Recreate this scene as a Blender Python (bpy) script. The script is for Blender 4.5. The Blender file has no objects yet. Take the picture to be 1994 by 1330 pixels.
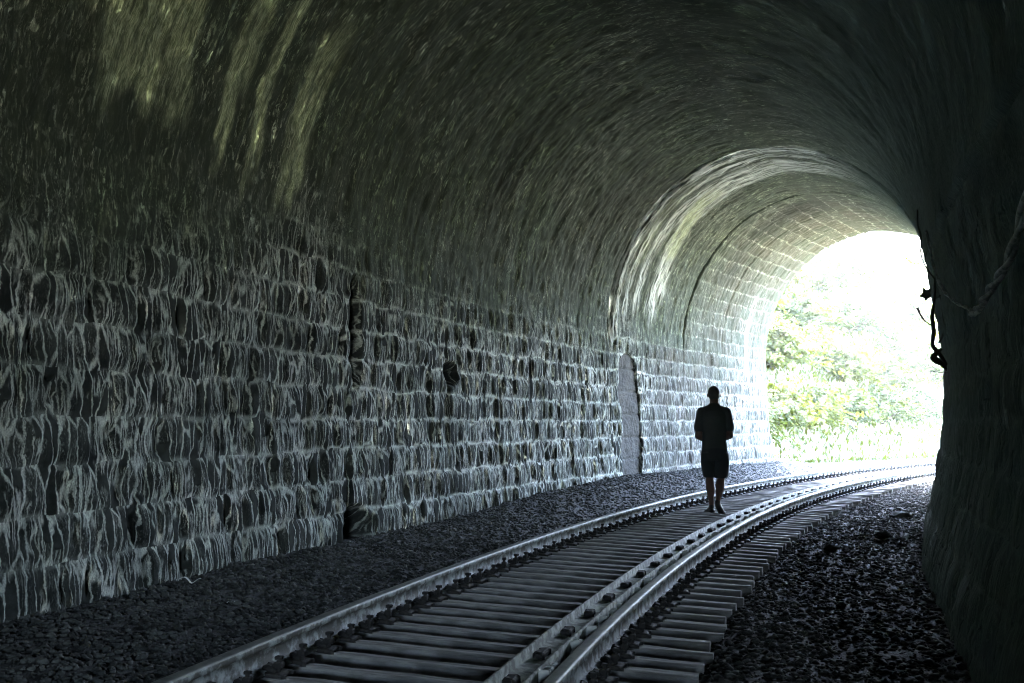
import bpy, math, random
import numpy as np
from mathutils import Vector
PI = math.pi
random.seed(7)
rng = np.random.default_rng(11)
S = bpy.context.scene
COL = S.collection

# ------------------------------------------------------------------ camera
CAM_H, PITCH = 1.095, 0.0862
cam = bpy.data.cameras.new('camera'); cam.sensor_width = 36.0
cam.lens = 36.0 * 1850 / 1994
cam.clip_start = 0.05; cam.clip_end = 2000
camo = bpy.data.objects.new('camera', cam); COL.objects.link(camo)
camo.location = (0, 0, CAM_H); camo.rotation_euler = (PI / 2 + PITCH, 0, 0)
S.camera = camo

# ------------------------------------------------------------------ world, sun, exposure
SUN_EL, SUN_AZ = math.radians(50), math.radians(-38)      # azimuth clockwise from +Y
w = bpy.data.worlds.new('World'); S.world = w; w.use_nodes = True
nt = w.node_tree; nt.nodes.clear()
sky = nt.nodes.new('ShaderNodeTexSky'); sky.sky_type = 'NISHITA'; sky.sun_disc = False
sky.sun_elevation = SUN_EL; sky.sun_rotation = SUN_AZ; sky.dust_density = 4.0; sky.air_density = .75
bg = nt.nodes.new('ShaderNodeBackground'); bg.inputs[1].default_value = 0.15
wo = nt.nodes.new('ShaderNodeOutputWorld')
nt.links.new(sky.outputs[0], bg.inputs[0]); nt.links.new(bg.outputs[0], wo.inputs[0])
sun = bpy.data.lights.new('sun', 'SUN'); sun.energy = 2.2; sun.angle = math.radians(.5); sun.color = (1, .95, .84)
suno = bpy.data.objects.new('sun', sun); COL.objects.link(suno)
d = Vector((math.sin(SUN_AZ) * math.cos(SUN_EL), math.cos(SUN_AZ) * math.cos(SUN_EL), math.sin(SUN_EL)))
suno.rotation_euler = d.to_track_quat('Z', 'Y').to_euler()
suno.location = (0, 0, 30)
vs = S.view_settings
vs.view_transform = 'Standard'; vs.look = 'None'; vs.gamma = 1.0; vs.exposure = 7.4
S.render.engine = 'CYCLES'
cy = S.cycles
cy.use_denoising = True; cy.use_adaptive_sampling = False; cy.use_guiding = True; cy.use_surface_guiding = True; cy.use_volume_guiding = True; cy.guiding_training_samples = 64; cy.pixel_filter_type = 'BLACKMAN_HARRIS'; cy.filter_width = 1.1
cy.max_bounces = 8; cy.diffuse_bounces = 6; cy.glossy_bounces = 2; cy.volume_bounces = 1; cy.transmission_bounces = 4
cy.sample_clamp_indirect = 0.2; cy.caustics_reflective = False; cy.caustics_refractive = False

# ------------------------------------------------------------------ track frame (a circle, right hand curve)
X0, TH0, K, CANT = -1.675, 0.2065, 0.0176, 0.024
def heading(s): return TH0 + K * s
def F(s, o, z):
    """arc length s, offset o to the right, height z -> world arrays"""
    th = TH0 + K * s
    x = X0 + (math.cos(TH0) - np.cos(th)) / K + np.cos(th) * o
    y = (np.sin(th) - math.sin(TH0)) / K - np.sin(th) * o
    return x, y, z
def FT(s, o, z):
    return F(s, o, z - CANT * o)
def P3(s, o, z, cant=False):
    a = (FT if cant else F)(s, o, z); return Vector((float(a[0]), float(a[1]), float(a[2])))
EXIT = 25.3
START = -27.0

# ------------------------------------------------------------------ helpers
def tag(o, label=None, cat=None, group=None, kind=None):
    if label: o['label'] = label
    if cat: o['category'] = cat
    if group: o['group'] = group
    if kind: o['kind'] = kind
    return o
def empty(name, loc=(0, 0, 0), rz=0.0):
    o = bpy.data.objects.new(name, None); COL.objects.link(o); o.location = loc; o.rotation_euler = (0, 0, rz)
    o.empty_display_size = .2
    return o
def link(name, me, parent=None, loc=None):
    o = bpy.data.objects.new(name, me); COL.objects.link(o)
    if parent: o.parent = parent
    if loc is not None: o.location = loc
    return o
def np_mesh(name, V, Fc, mats, smooth=False, uv=None, attrs=None, mi=None):
    """V (n,3); Fc (m,k) int all the same k; uv per vertex"""
    me = bpy.data.meshes.new(name)
    V = np.asarray(V, np.float32); Fc = np.asarray(Fc, np.int32)
    n, m, k = len(V), len(Fc), Fc.shape[1]
    me.vertices.add(n); me.vertices.foreach_set('co', V.ravel())
    me.loops.add(m * k); me.loops.foreach_set('vertex_index', Fc.ravel())
    me.polygons.add(m)
    me.polygons.foreach_set('loop_start', np.arange(0, m * k, k, dtype=np.int32))
    me.polygons.foreach_set('loop_total', np.full(m, k, np.int32))
    if smooth: me.polygons.foreach_set('use_smooth', np.ones(m, bool))
    if mi is not None: me.polygons.foreach_set('material_index', np.asarray(mi, np.int32))
    if uv is not None:
        l = me.uv_layers.new(name='UVMap'); l.data.foreach_set('uv', np.asarray(uv, np.float32)[Fc.ravel()].ravel())
    for a, vals in (attrs or {}).items():
        t = me.attributes.new(a, 'FLOAT', 'POINT'); t.data.foreach_set('value', np.asarray(vals, np.float32).ravel())
    for q in (mats if isinstance(mats, (list, tuple)) else [mats]): me.materials.append(q)
    me.update(calc_edges=True)
    return me
def py_mesh(name, V, Fc, mats, smooth=False, mi=None):
    me = bpy.data.meshes.new(name)
    me.from_pydata([tuple(v) for v in V], [], Fc)
    for q in (mats if isinstance(mats, (list, tuple)) else [mats]): me.materials.append(q)
    if smooth: me.polygons.foreach_set('use_smooth', [True] * len(me.polygons))
    if mi is not None: me.polygons.foreach_set('material_index', mi)
    me.update()
    return me
def grid_faces(nu, nv, flip=False):
    i = np.arange((nu - 1) * (nv - 1)); a = (i // (nv - 1)) * nv + i % (nv - 1)
    f = np.stack([a, a + 1, a + nv + 1, a + nv], 1)
    return f[:, ::-1] if flip else f
def hsh(ix, iy, seed):
    h = (ix.astype(np.int64) * 374761393 + iy.astype(np.int64) * 668265263 + seed * 1442695041) & 0xffffffff
    h = ((h ^ (h >> 13)) * 1274126177) & 0xffffffff
    h = (h ^ (h >> 16)) & 0xffffffff
    return h / 4294967295.0
def vn(x, y, seed=0):
    x, y = np.broadcast_arrays(np.asarray(x, float), np.asarray(y, float))
    ix, iy = np.floor(x), np.floor(y); fx, fy = x - ix, y - iy
    fx = fx * fx * (3 - 2 * fx); fy = fy * fy * (3 - 2 * fy)
    a, b = hsh(ix, iy, seed), hsh(ix + 1, iy, seed); c, e = hsh(ix, iy + 1, seed), hsh(ix + 1, iy + 1, seed)
    return (a * (1 - fx) + b * fx) * (1 - fy) + (c * (1 - fx) + e * fx) * fy
def fbm(x, y, seed=0, octs=4):
    t = 0; a = .5
    for k in range(octs):
        t = t + a * vn(x * 2 ** k, y * 2 ** k, seed + k * 17); a *= .5
    return t / (1 - .5 ** octs)
def sstep(a, b, x):
    t = np.clip((x - a) / (b - a), 0, 1); return t * t * (3 - 2 * t)

class Nodes:
    def __init__(self, name):
        self.m = bpy.data.materials.new(name); self.m.use_nodes = True
        self.t = self.m.node_tree; self.t.nodes.clear()
        self.out = self.t.nodes.new('ShaderNodeOutputMaterial')
        self.b = self.t.nodes.new('ShaderNodeBsdfPrincipled')
        self.t.links.new(self.b.outputs[0], self.out.inputs[0])
    def n(self, kind, ins=None, **kw):
        q = self.t.nodes.new(kind)
        for k, v in kw.items(): setattr(q, k, v)
        for k, v in (ins or {}).items():
            self.set(q.inputs[k], v)
        return q
    def set(self, sock, v):
        if isinstance(v, bpy.types.NodeSocket): self.t.links.new(v, sock)
        elif isinstance(v, bpy.types.Node): self.t.links.new(v.outputs[0], sock)
        elif isinstance(v, (tuple, list)) and len(v) == 3 and sock.type == 'RGBA': sock.default_value = (*v, 1)
        else: sock.default_value = v
    def math(self, op, a, b=0.0, c=0.0, clamp=False):
        q = self.n('ShaderNodeMath', {0: a, 1: b, 2: c}, operation=op, use_clamp=clamp); return q.outputs[0]
    def mr(self, v, a, b, c=0.0, d=1.0, smooth=True):
        q = self.n('ShaderNodeMapRange', {'Value': v, 'From Min': a, 'From Max': b, 'To Min': c, 'To Max': d},
                   interpolation_type='SMOOTHSTEP' if smooth else 'LINEAR'); return q.outputs[0]
    def vec(self, x, y, z=0.0):
        return self.n('ShaderNodeCombineXYZ', {0: x, 1: y, 2: z}).outputs[0]
    def noise(self, v, scale=1.0, detail=3.0, rough=.5, dist=0.0):
        return self.n('ShaderNodeTexNoise', {'Vector': v, 'Scale': scale, 'Detail': detail, 'Roughness': rough, 'Distortion': dist}).outputs[0]
    def mix(self, f, a, b):
        q = self.n('ShaderNodeMix', data_type='RGBA'); self.set(q.inputs[0], f); self.set(q.inputs[6], a); self.set(q.inputs[7], b); return q.outputs[2]
    def attr(self, name):
        return self.n('ShaderNodeAttribute', attribute_name=name).outputs['Fac']
    def bump(self, h, dist=.01, strength=1.0):
        q = self.n('ShaderNodeBump', {'Strength': strength, 'Distance': dist, 'Height': h}); self.set(self.b.inputs['Normal'], q.outputs[0])
    def P(self, **kw):
        for k, v in kw.items(): self.set(self.b.inputs[k.replace('_', ' ')], v)
        return self

# ------------------------------------------------------------------ masonry material
ROW = 0.31
def masonry(name, shaded=False):
    N = Nodes(name)
    uvn = N.n('ShaderNodeUVMap', uv_map='UVMap').outputs[0]
    sp = N.n('ShaderNodeSeparateXYZ', {0: uvn}); u, v = sp.outputs[0], sp.outputs[1]
    tool = N.attr('tool'); arch = N.attr('arch'); moss = N.attr('moss'); lime = N.attr('lime'); dk = N.attr('dark')
    # meander of the drip lines
    w1 = N.noise(N.vec(N.math('MULTIPLY', u, 5.0), N.math('MULTIPLY', v, 3.4)), 1, 2)
    w2 = N.noise(N.vec(N.math('MULTIPLY', u, 26.0), N.math('MULTIPLY', v, 15.0), 3.3), 1, 5, .7)
    uw = N.math('MULTIPLY_ADD', N.math('SUBTRACT', w1, .5), .10, u)
    uw = N.math('MULTIPLY_ADD', N.math('SUBTRACT', w2, .5), .045, uw)
    # rows
    wob = N.math('MULTIPLY', N.math('SUBTRACT', N.noise(N.vec(u, N.math('MULTIPLY', v, .6), 4.4), 2.3, 3), .5), .42)
    row = N.math('ADD', N.math('DIVIDE', v, ROW), wob)
    fr = N.math('FRACT', row); fl = N.math('FLOOR', row)
    squeezed = N.math('ADD', N.math('ADD', fl, .5), N.math('MULTIPLY', N.math('SUBTRACT', fr, .5), .72))
    # web of lime lines round dark hollows
    cell_v = N.vec(N.math('DIVIDE', uw, .088), squeezed)
    vd = N.n('ShaderNodeTexVoronoi', {'Vector': cell_v, 'Scale': 1.0, 'Randomness': .85}, voronoi_dimensions='2D', feature='DISTANCE_TO_EDGE').outputs[0]
    vc = N.n('ShaderNodeTexVoronoi', {'Vector': cell_v, 'Scale': 1.0, 'Randomness': .85}, voronoi_dimensions='2D', feature='F1').outputs['Color']
    rnd = N.n('ShaderNodeSeparateColor', {0: vc}).outputs[0]
    wn = N.noise(N.vec(N.math('MULTIPLY', u, 9.0), N.math('MULTIPLY', v, 5.0), 8.0), 1, 3)
    thick = N.mr(wn, .38, .64, .010, .10)
    web = N.math('SUBTRACT', 1.0, N.mr(vd, N.math('MULTIPLY', thick, .35), N.math('ADD', thick, .045)))
    c2 = N.vec(N.math('DIVIDE', uw, .040), N.math('ADD', N.math('MULTIPLY', squeezed, 1.0), 7.3))
    vd2 = N.n('ShaderNodeTexVoronoi', {'Vector': c2, 'Scale': 1.0, 'Randomness': 1.0}, voronoi_dimensions='2D', feature='DISTANCE_TO_EDGE').outputs[0]
    web2 = N.math('SUBTRACT', 1.0, N.mr(vd2, N.math('MULTIPLY', thick, .4), N.math('ADD', thick, .09)))
    sel = N.mr(N.noise(N.vec(N.math('MULTIPLY', u, 3.6), N.math('MULTIPLY', row, 1.0), 21.0), 1, 2), .44, .54)
    patch = N.noise(N.vec(N.math('MULTIPLY', u, 1.1), N.math('MULTIPLY', v, 1.5), 1.0), 1, 3)
    web = N.math('MAXIMUM', web, N.math('MULTIPLY', N.math('MULTIPLY', web2, sel), .85))
    hole = N.math('MULTIPLY', N.math('MULTIPLY', N.mr(rnd, .50, .54), N.mr(vd, .04, .12)), N.mr(sel, .3, .9, 1.0, 0.0))
    notarch = N.math('SUBTRACT', 1.0, arch)
    hole = N.math('MULTIPLY', hole, N.math('MULTIPLY', N.math('SUBTRACT', 1.0, N.math('MULTIPLY', tool, .7)), notarch))
    # fine streaks
    ua = N.math('ADD', N.math('MULTIPLY', uw, N.math('SUBTRACT', 1.0, arch)), N.math('MULTIPLY', u, arch))
    fs = N.noise(N.vec(N.math('MULTIPLY', ua, 85.0), N.math('MULTIPLY', v, N.math('MULTIPLY_ADD', arch, 7.0, 4.2)), 2.0), 1, 5, .7)
    brk = N.noise(N.vec(N.math('MULTIPLY', u, 38.0), N.math('MULTIPLY', v, 13.0), 1.7), 1, 3, .6)
    web = N.math('MULTIPLY', N.math('MULTIPLY', web, N.math('SUBTRACT', 1.0, N.math('MULTIPLY', arch, .75))), N.mr(fs, .38, .56, .45, 1.0))
    fine = N.math('MULTIPLY', N.mr(fs, .52, .62), N.mr(brk, .40, .56, .15, 1.0))
    fs2 = N.noise(N.vec(N.math('MULTIPLY', ua, 120.0), N.math('MULTIPLY', v, 34.0), 6.0), 1, 3, .65)
    fine2 = N.math('MULTIPLY', N.mr(fs2, .52, .64), N.mr(brk, .38, .58, .1, 1.0))
    dens = N.math('MULTIPLY', N.mr(patch, .40, .62, .25, 1.0), N.mr(N.noise(N.vec(N.math('MULTIPLY', u, 11.0), N.math('MULTIPLY', v, 3.0), 12.0), 1, 2), .36, .56, .12, 1.0))
    finec = N.math('MULTIPLY', N.math('MAXIMUM', fine, N.math('MULTIPLY', fine2, .6)), dens)
    # joints: white for their lime and for the light on their ledges
    jd = N.math('MULTIPLY', N.math('ABSOLUTE', N.math('SUBTRACT', fr, .5)), 2.0)
    jn = N.noise(N.vec(N.math('MULTIPLY', u, 16.0), N.math('MULTIPLY', v, 8.0), 5.0), 1, 3)
    joint = N.math('MULTIPLY', N.mr(jd, .74, .98), N.math('MULTIPLY', N.mr(jn, .36, .52), N.math('MULTIPLY', N.mr(u, 5.5, 10.5, .25, 1.0), N.mr(N.noise(N.vec(N.math('MULTIPLY', u, 2.0), fl, 3.0), 1, 2), .38, .55, .2, 1.0))))
    joint = N.math('MULTIPLY', joint, N.math('SUBTRACT', 1.0, N.math('MULTIPLY', arch, N.math('SUBTRACT', 1.0, N.math('MULTIPLY', tool, .8)))))
    # block ends near the mouth
    bk = N.n('ShaderNodeTexBrick', {'Vector': N.vec(N.math('ADD', u, N.math('MULTIPLY', w1, .1)), N.math('MULTIPLY', row, ROW)), 'Scale': 1.0, 'Mortar Size': .012, 'Mortar Smooth': .6,
              'Bias': 0.0, 'Brick Width': .52, 'Row Height': ROW, 'Color1': (.2, .2, .2), 'Color2': (.8, .8, .8), 'Mortar': (0, 0, 0)})
    bm = N.math('MULTIPLY', N.math('MULTIPLY', bk.outputs['Fac'], tool), N.math('MULTIPLY', N.mr(N.noise(N.vec(u, v), 1.6, 2), .42, .6, .05, .8), N.mr(jn, .36, .56, .2, 1.0)))
    btone = N.n('ShaderNodeSeparateColor', {0: bk.outputs['Color']}).outputs[0]
    white = N.math('MAXIMUM', N.math('MAXIMUM', N.math('MULTIPLY', web, N.mr(patch, .3, .5, .55, 1.0)), N.math('MULTIPLY', finec, N.mr(arch, 0, 1, .78, .95))),
                   N.math('MAXIMUM', N.math('MULTIPLY', joint, 1.0), bm))
    ch = N.n('ShaderNodeTexVoronoi', {'Vector': N.vec(N.math('MULTIPLY', ua, 26.0), N.math('MULTIPLY', v, 6.5), 0.0), 'Scale': 1.0, 'Randomness': .9}, voronoi_dimensions='2D', feature='F1').outputs['Color']
    ch2 = N.n('ShaderNodeTexVoronoi', {'Vector': N.vec(N.math('MULTIPLY', ua, 60.0), N.math('MULTIPLY', v, 17.0), 0.0), 'Scale': 1.0, 'Randomness': 1.0}, voronoi_dimensions='2D', feature='F1').outputs['Color']
    chv = N.math('MULTIPLY', N.mr(N.n('ShaderNodeSeparateColor', {0: ch}).outputs[0], .35, 1.0, .25, 1.0), N.mr(N.n('ShaderNodeSeparateColor', {0: ch2}).outputs[1], .35, .95, .12, 1.25))
    white = N.math('MULTIPLY', white, N.math('ADD', N.math('SUBTRACT', 1.0, arch), N.math('MULTIPLY', arch, N.math('MULTIPLY_ADD', chv, 2.4, .12))), clamp=True)
    grain = N.noise(N.vec(N.math('MULTIPLY', u, 190.0), N.math('MULTIPLY', v, 75.0), 4.0), 1, 2, .6)
    white = N.math('MULTIPLY', white, N.mr(grain, .34, .54, .50, 1.0))
    white = N.math('MULTIPLY', white, N.math('SUBTRACT', 1.0, N.math('MULTIPLY', hole, .97)))
    # stains
    ls = N.math('MULTIPLY', N.math('MULTIPLY', lime, N.mr(grain, .3, .5, .5, 1.0)), N.mr(N.noise(N.vec(N.math('MULTIPLY', u, 20.0), N.math('MULTIPLY', v, 2.2), 9.0), 1, 5, .65), .40, .58))
    ms = N.math('MULTIPLY', moss, N.mr(N.noise(N.vec(N.math('MULTIPLY', u, 17.0), N.math('MULTIPLY', v, 1.8), 7.0), 1, 4), .36, .56, .25, 1.0))
    # colours
    cn = N.noise(N.vec(u, v), 3.0, 5, .65)
    stone = N.mix(N.mr(cn, .35, .65), (.014, .017, .016), (.046, .052, .047))
    stone = N.mix(N.math('MULTIPLY', arch, .8), stone, N.mix(cn, (.040, .052, .040), (.075, .088, .068)))
    stone = N.mix(N.math('MULTIPLY', tool, N.mr(btone, 0, 1, .10, .65)), stone, (.062, .054, .045))  # brown tooled stone, kept dark against the strong light at the mouth
    limec = N.mix(N.mr(patch, .35, .65), (.66, .72, .65), (.90, .95, .88))
    limec = N.mix(N.math('MULTIPLY', tool, .85), limec, (.29, .295, .275))  # lime dulled towards the mouth to offset the daylight falling there
    archc = N.mix(N.mr(N.noise(N.vec(u, v, 4.0), .7, 3), .4, .6), (.50, .62, .38), (.70, .76, .60))
    archc = N.mix(N.math('MULTIPLY', tool, .8), archc, (.23, .235, .19))  # vault streaks toned down there too, countering the bright exit
    lc = N.mix(N.math('MULTIPLY', arch, N.math('SUBTRACT', 1.0, N.math('MULTIPLY', tool, .5))), limec, archc)
    rgbn = N.n('ShaderNodeTexNoise', {'Vector': N.vec(N.math('MULTIPLY', u, 3.0), v), 'Scale': 2.0, 'Detail': 2.0}).outputs['Color']
    lc = N.mix(.10, lc, rgbn)
    col = N.mix(white, stone, lc)
    col = N.mix(N.math('MULTIPLY', ls, .95), col, (.80, .84, .80))
    mossc = N.mix(N.mr(fs, .4, .62), (.20, .235, .14), (.66, .71, .50))
    col = N.mix(N.math('MULTIPLY', ms, .92), col, mossc)
    shade_tone = N.mix(N.mr(fs, .35, .65), (.08, .105, .085), (.14, .175, .145))  # unlit right side: lime hidden, its level of shade set by colour
    col = N.mix(N.math('MULTIPLY', dk, .92), col, shade_tone if shaded else (.02, .022, .023))
    ht = N.math('ADD', N.math('MULTIPLY', white, .8), N.math('MULTIPLY', fs2, .35))
    ht = N.math('ADD', ht, N.math('MULTIPLY', cn, .9))
    ht = N.math('SUBTRACT', ht, N.math('MULTIPLY', hole, 1.6))
    N.P(Base_Color=col, Roughness=.9, Specular_IOR_Level=.06)
    N.bump(ht, .009, 1.0)
    return N.m
M_wall = masonry('masonry_stone'); M_shaded = masonry('shaded_masonry_stone', True)

def simple(name, col, rough=.7, metal=0.0, noise=None, bump=None, spec=.5, vscale=(1, 1, 1)):
    N = Nodes(name); tc = N.n('ShaderNodeTexCoord').outputs['Object']
    mp = N.n('ShaderNodeMapping', {0: tc}); mp.inputs['Scale'].default_value = vscale
    c = col
    if noise:
        c2, sc, lo, hi = noise
        f = N.noise(mp.outputs[0], sc, 4, .6)
        c = N.mix(N.mr(f, lo, hi), col, c2)
    N.P(Base_Color=c, Roughness=rough, Metallic=metal, Specular_IOR_Level=spec)
    if bump:
        N.bump(N.noise(mp.outputs[0], bump[0], 5, .65), bump[1], 1.0)
    return N.m
M_conc = simple('channel_render', (.014, .014, .011), .9, noise=((.040, .038, .030), 3.5, .35, .65), bump=(14, .05))
M_steel = simple('rail_head_steel', (.20, .21, .20), .55, .35, noise=((.12, .125, .12), 9, .4, .7), bump=(60, .001))
M_rust = simple('rail_side_crust', (.10, .10, .09), .75, .1, noise=((.42, .46, .46), 11, .42, .62), bump=(22, .006))
M_check = simple('check_rail_crust', (.07, .085, .06), .75, .1, noise=((.28, .32, .26), 14, .40, .62), bump=(30, .004))
M_clip = simple('clip_iron', (.018, .018, .018), .8, .2, noise=((.05, .045, .04), 30, .45, .7), bump=(60, .003))
M_wood = simple('sleeper_timber', (.15, .145, .14), .85, 0, noise=((.36, .355, .34), 5, .35, .65), bump=(16, .008), vscale=(.6, 6, 1))
M_ballast = simple('ballast_stone', (.028, .031, .029), .95, 0, noise=((.09, .095, .088), 6, .4, .65), bump=(40, .01))
M_bed = simple('trackbed_soil', (.018, .019, .019), .9, 0, noise=((.045, .047, .048), 5, .4, .65), bump=(30, .03))
M_pale = simple('pale_stone', (.55, .56, .54), .8)
M_chip = simple('limestone_chip', (.62, .64, .62), .7, bump=(30, .01))
M_earth = simple('outside_earth', (.24, .225, .17), .95, 0, noise=((.12, .14, .07), 1.2, .45, .65), bump=(8, .03))
M_cable = simple('cable_jacket', (.90, .92, .88), .8, 0, noise=((.45, .48, .45), 24, .45, .55))
M_vine = simple('vine_bark', (.05, .055, .04), .8, 0, bump=(40, .004))
M_skin = simple('skin', (.12, .06, .042), .5)
M_shirt = simple('shirt_cotton', (.04, .045, .042), .9, bump=(25, .004))
M_short = simple('shorts_cotton', (.025, .028, .03), .9, bump=(25, .004))
M_shoe = simple('shoe_leather', (.02, .02, .02), .6)
M_hair = simple('hair', (.05, .045, .04), .6, bump=(80, .003))

# ------------------------------------------------------------------ tunnel lining
ZC, BH, HW = 2.65, 3.10, 2.79
def profile_table(side):
    """dense (offset, z) from foot to crown for one side, and its arc length; z=-.6 is v=-.2"""
    pts = []
    for z in np.linspace(-.6, ZC, 140):
        t = (z + .6) / (ZC + .6)
        bulge = .16 * math.sin(PI * min(1, max(0, (z + .1) / 3.0))) if side > 0 else 0.0
        o = 2.60 + (HW - 2.60) * (1 - (1 - t) ** 1.6) + bulge
        pts.append((o, z))
    for a in np.linspace(0, PI / 2, 240)[1:]:
        pts.append((HW * math.cos(a), ZC + BH * math.sin(a)))
    p = np.array(pts); L = np.concatenate([[0], np.cumsum(np.hypot(*np.diff(p, axis=0).T))]) - .2
    return p, L
PT = {sd: profile_table(sd) for sd in (-1, 1)}
def v_of_z(z, sd=-1):
    p, L = PT[sd]; return float(np.interp(z, p[:141, 1], L[:141]))
def v_of_ang(o, z, sd=-1):
    p, L = PT[sd]; i = np.argmin((p[:, 0] - abs(o)) ** 2 + (p[:, 1] - z) ** 2); return float(L[i])
VSPRING = v_of_z(2.95)
def chan_mask(s, v):
    top = v_of_z(2.38)
    c = 17.72; hwid = .42 + .04 * np.sin(v * 7)
    dx = np.abs(s - c + .05 * np.sin(v * 3)) ; r = top - .38
    body = sstep(hwid + .05, hwid - .05, dx) * (v < r)
    cap = sstep(.45, .36, np.hypot(s - c, (v - r) * 1.05)) * (v >= r)
    return np.maximum(body, cap)
def blob(s, v, s0, v0, rs, rv, slope=0.0, soft=.35):
    """soft ellipse; slope shifts s with v"""
    d = np.hypot((s - s0 - slope * (v - v0)) / rs, (v - v0) / rv)
    return sstep(1 + soft, 1 - soft, d)
CROWN_R = float(PT[1][1][-1])
def masks(s, v, sd):
    arch = sstep(VSPRING - .75, VSPRING + .45, v + 1.5 * (fbm(s * .55, v * .3, 5) - .5) + .35 * (fbm(s * 3, v * 2, 6) - .5))
    edge = .5 * (fbm(s * 1.3, v * .8, 31) - .5)
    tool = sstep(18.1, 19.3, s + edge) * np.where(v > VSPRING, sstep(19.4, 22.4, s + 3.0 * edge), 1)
    n1 = fbm(s * 2.2, v * 1.5, 40); n2 = fbm(s * 7, v * 1.2, 41)
    if sd < 0:
        m = np.zeros_like(s + v)
        A = lambda o, z: v_of_ang(o, z)
        # (s, z/o of the lower tip), (upper end), half width
        def band(s0, v0, s1, v1, wd, k=1.0):
            nonlocal m
            t = np.clip((v - v0) / (v1 - v0), 0, 1); c = s0 + (s1 - s0) * t + .012 * np.sin(v * 5 + s0)
            q = sstep(wd * 1.25, wd * .6, np.abs(s - c + .9 * (n2 - .5) * wd)) * sstep(v0 - .12, v0 + .10, v + .8 * (n2 - .5)) * sstep(.25, .5, n1 + .25 * n2) * sstep(v1 + .5, v1 - .3, v)
            m = np.maximum(m, q * k)
        vt = A(-2.73, 3.3) + .10
        band(6.02, vt + .0, 5.75, vt + 1.9, .36, .75)
        band(6.35, vt - .05, 6.10, vt + 1.6, .20, .75)
        band(5.35, vt + .55, 5.25, vt + 1.6, .20, .4)
        band(6.98, vt - .02, 6.80, vt + 1.8, .085, .95)
        band(7.12, vt + .3, 6.9, vt + 1.6, .06, .6)
        band(7.42, vt - .22, 7.22, vt + 2.0, .075, 1.0)
        band(7.98, vt - .20, 7.86, vt + 1.25, .17, .7)
        band(8.05, vt - .22, 8.02, vt + .75, .08, 1.0)
        band(18.75, A(-2.25, 4.4), 18.25, A(-1.35, 5.35), .27, 1.0)
        band(17.55, A(-2.45, 4.15), 17.3, A(-1.5, 5.3), .22, .35)
        l = np.zeros_like(m)
        def lband(s0, v0, s1, v1, wd, k=1.0):
            nonlocal l
            t = np.clip((v - v0) / (v1 - v0), 0, 1); c = s0 + (s1 - s0) * t
            q = sstep(wd * 1.6, wd * .4, np.abs(s - c + 1.6 * (n2 - .5) * wd)) * sstep(v0 - .3, v0 + .2, v + .6 * (n2 - .5)) * sstep(v1 + .9, v1 - .2, v)
            l = np.maximum(l, q * k)
        lband(17.05, A(-2.8, 2.7), 17.15, 99, .13, 1.0)
        lband(17.45, A(-2.75, 3.2), 17.4, 99, .10, .9)
        lband(17.9, A(-2.7, 3.4), 17.8, 99, .16, .85)
        lband(18.75, A(-2.72, 3.35), 18.7, A(-2.3, 4.35), .25, 1.0)
        lband(19.1, A(-2.62, 3.7), 18.6, A(-2.2, 4.5), .22, .9)
        lband(18.35, A(-1.9, 4.9), 18.3, 99, .35, .8)
        lband(24.0, A(-2.75, 2.5), 24.0, A(-2.6, 3.7), .1, .5)
        dark = blob(s, v, 9.23, v_of_z(2.05), .10, .50) + blob(s, v, 9.16, v_of_z(-.02), .24, .26) + blob(s, v, 11.4, v_of_z(1.72), .17, .15)  # recess shade painted into the same hollows that disp pushes back
        dark = dark + .5 * sstep(.62, .72, fbm(s * .5, v * .35, 77)) * sstep(3.2, 5, v)
        dark = np.clip(dark, 0, 1)
    else:
        m = .1 * sstep(.6, .8, n1); l = 1.0 * sstep(.21, .05, np.abs(s - 17.07)) + .9 * sstep(.16, .04, np.abs(s - 17.4)) + .85 * sstep(.25, .06, np.abs(s - 17.85)) + .8 * sstep(.56, .14, np.abs(s - 18.33)); l = np.clip(l, 0, 1) * sstep(CROWN_R - 2.4, CROWN_R - .3, v); dark = sstep(CROWN_R - .1, CROWN_R - 2.6, v) + 0 * m  # right half fades from the crown into its painted shade tone
        arch = arch; 
    return arch, tool, m, l, dark
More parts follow.
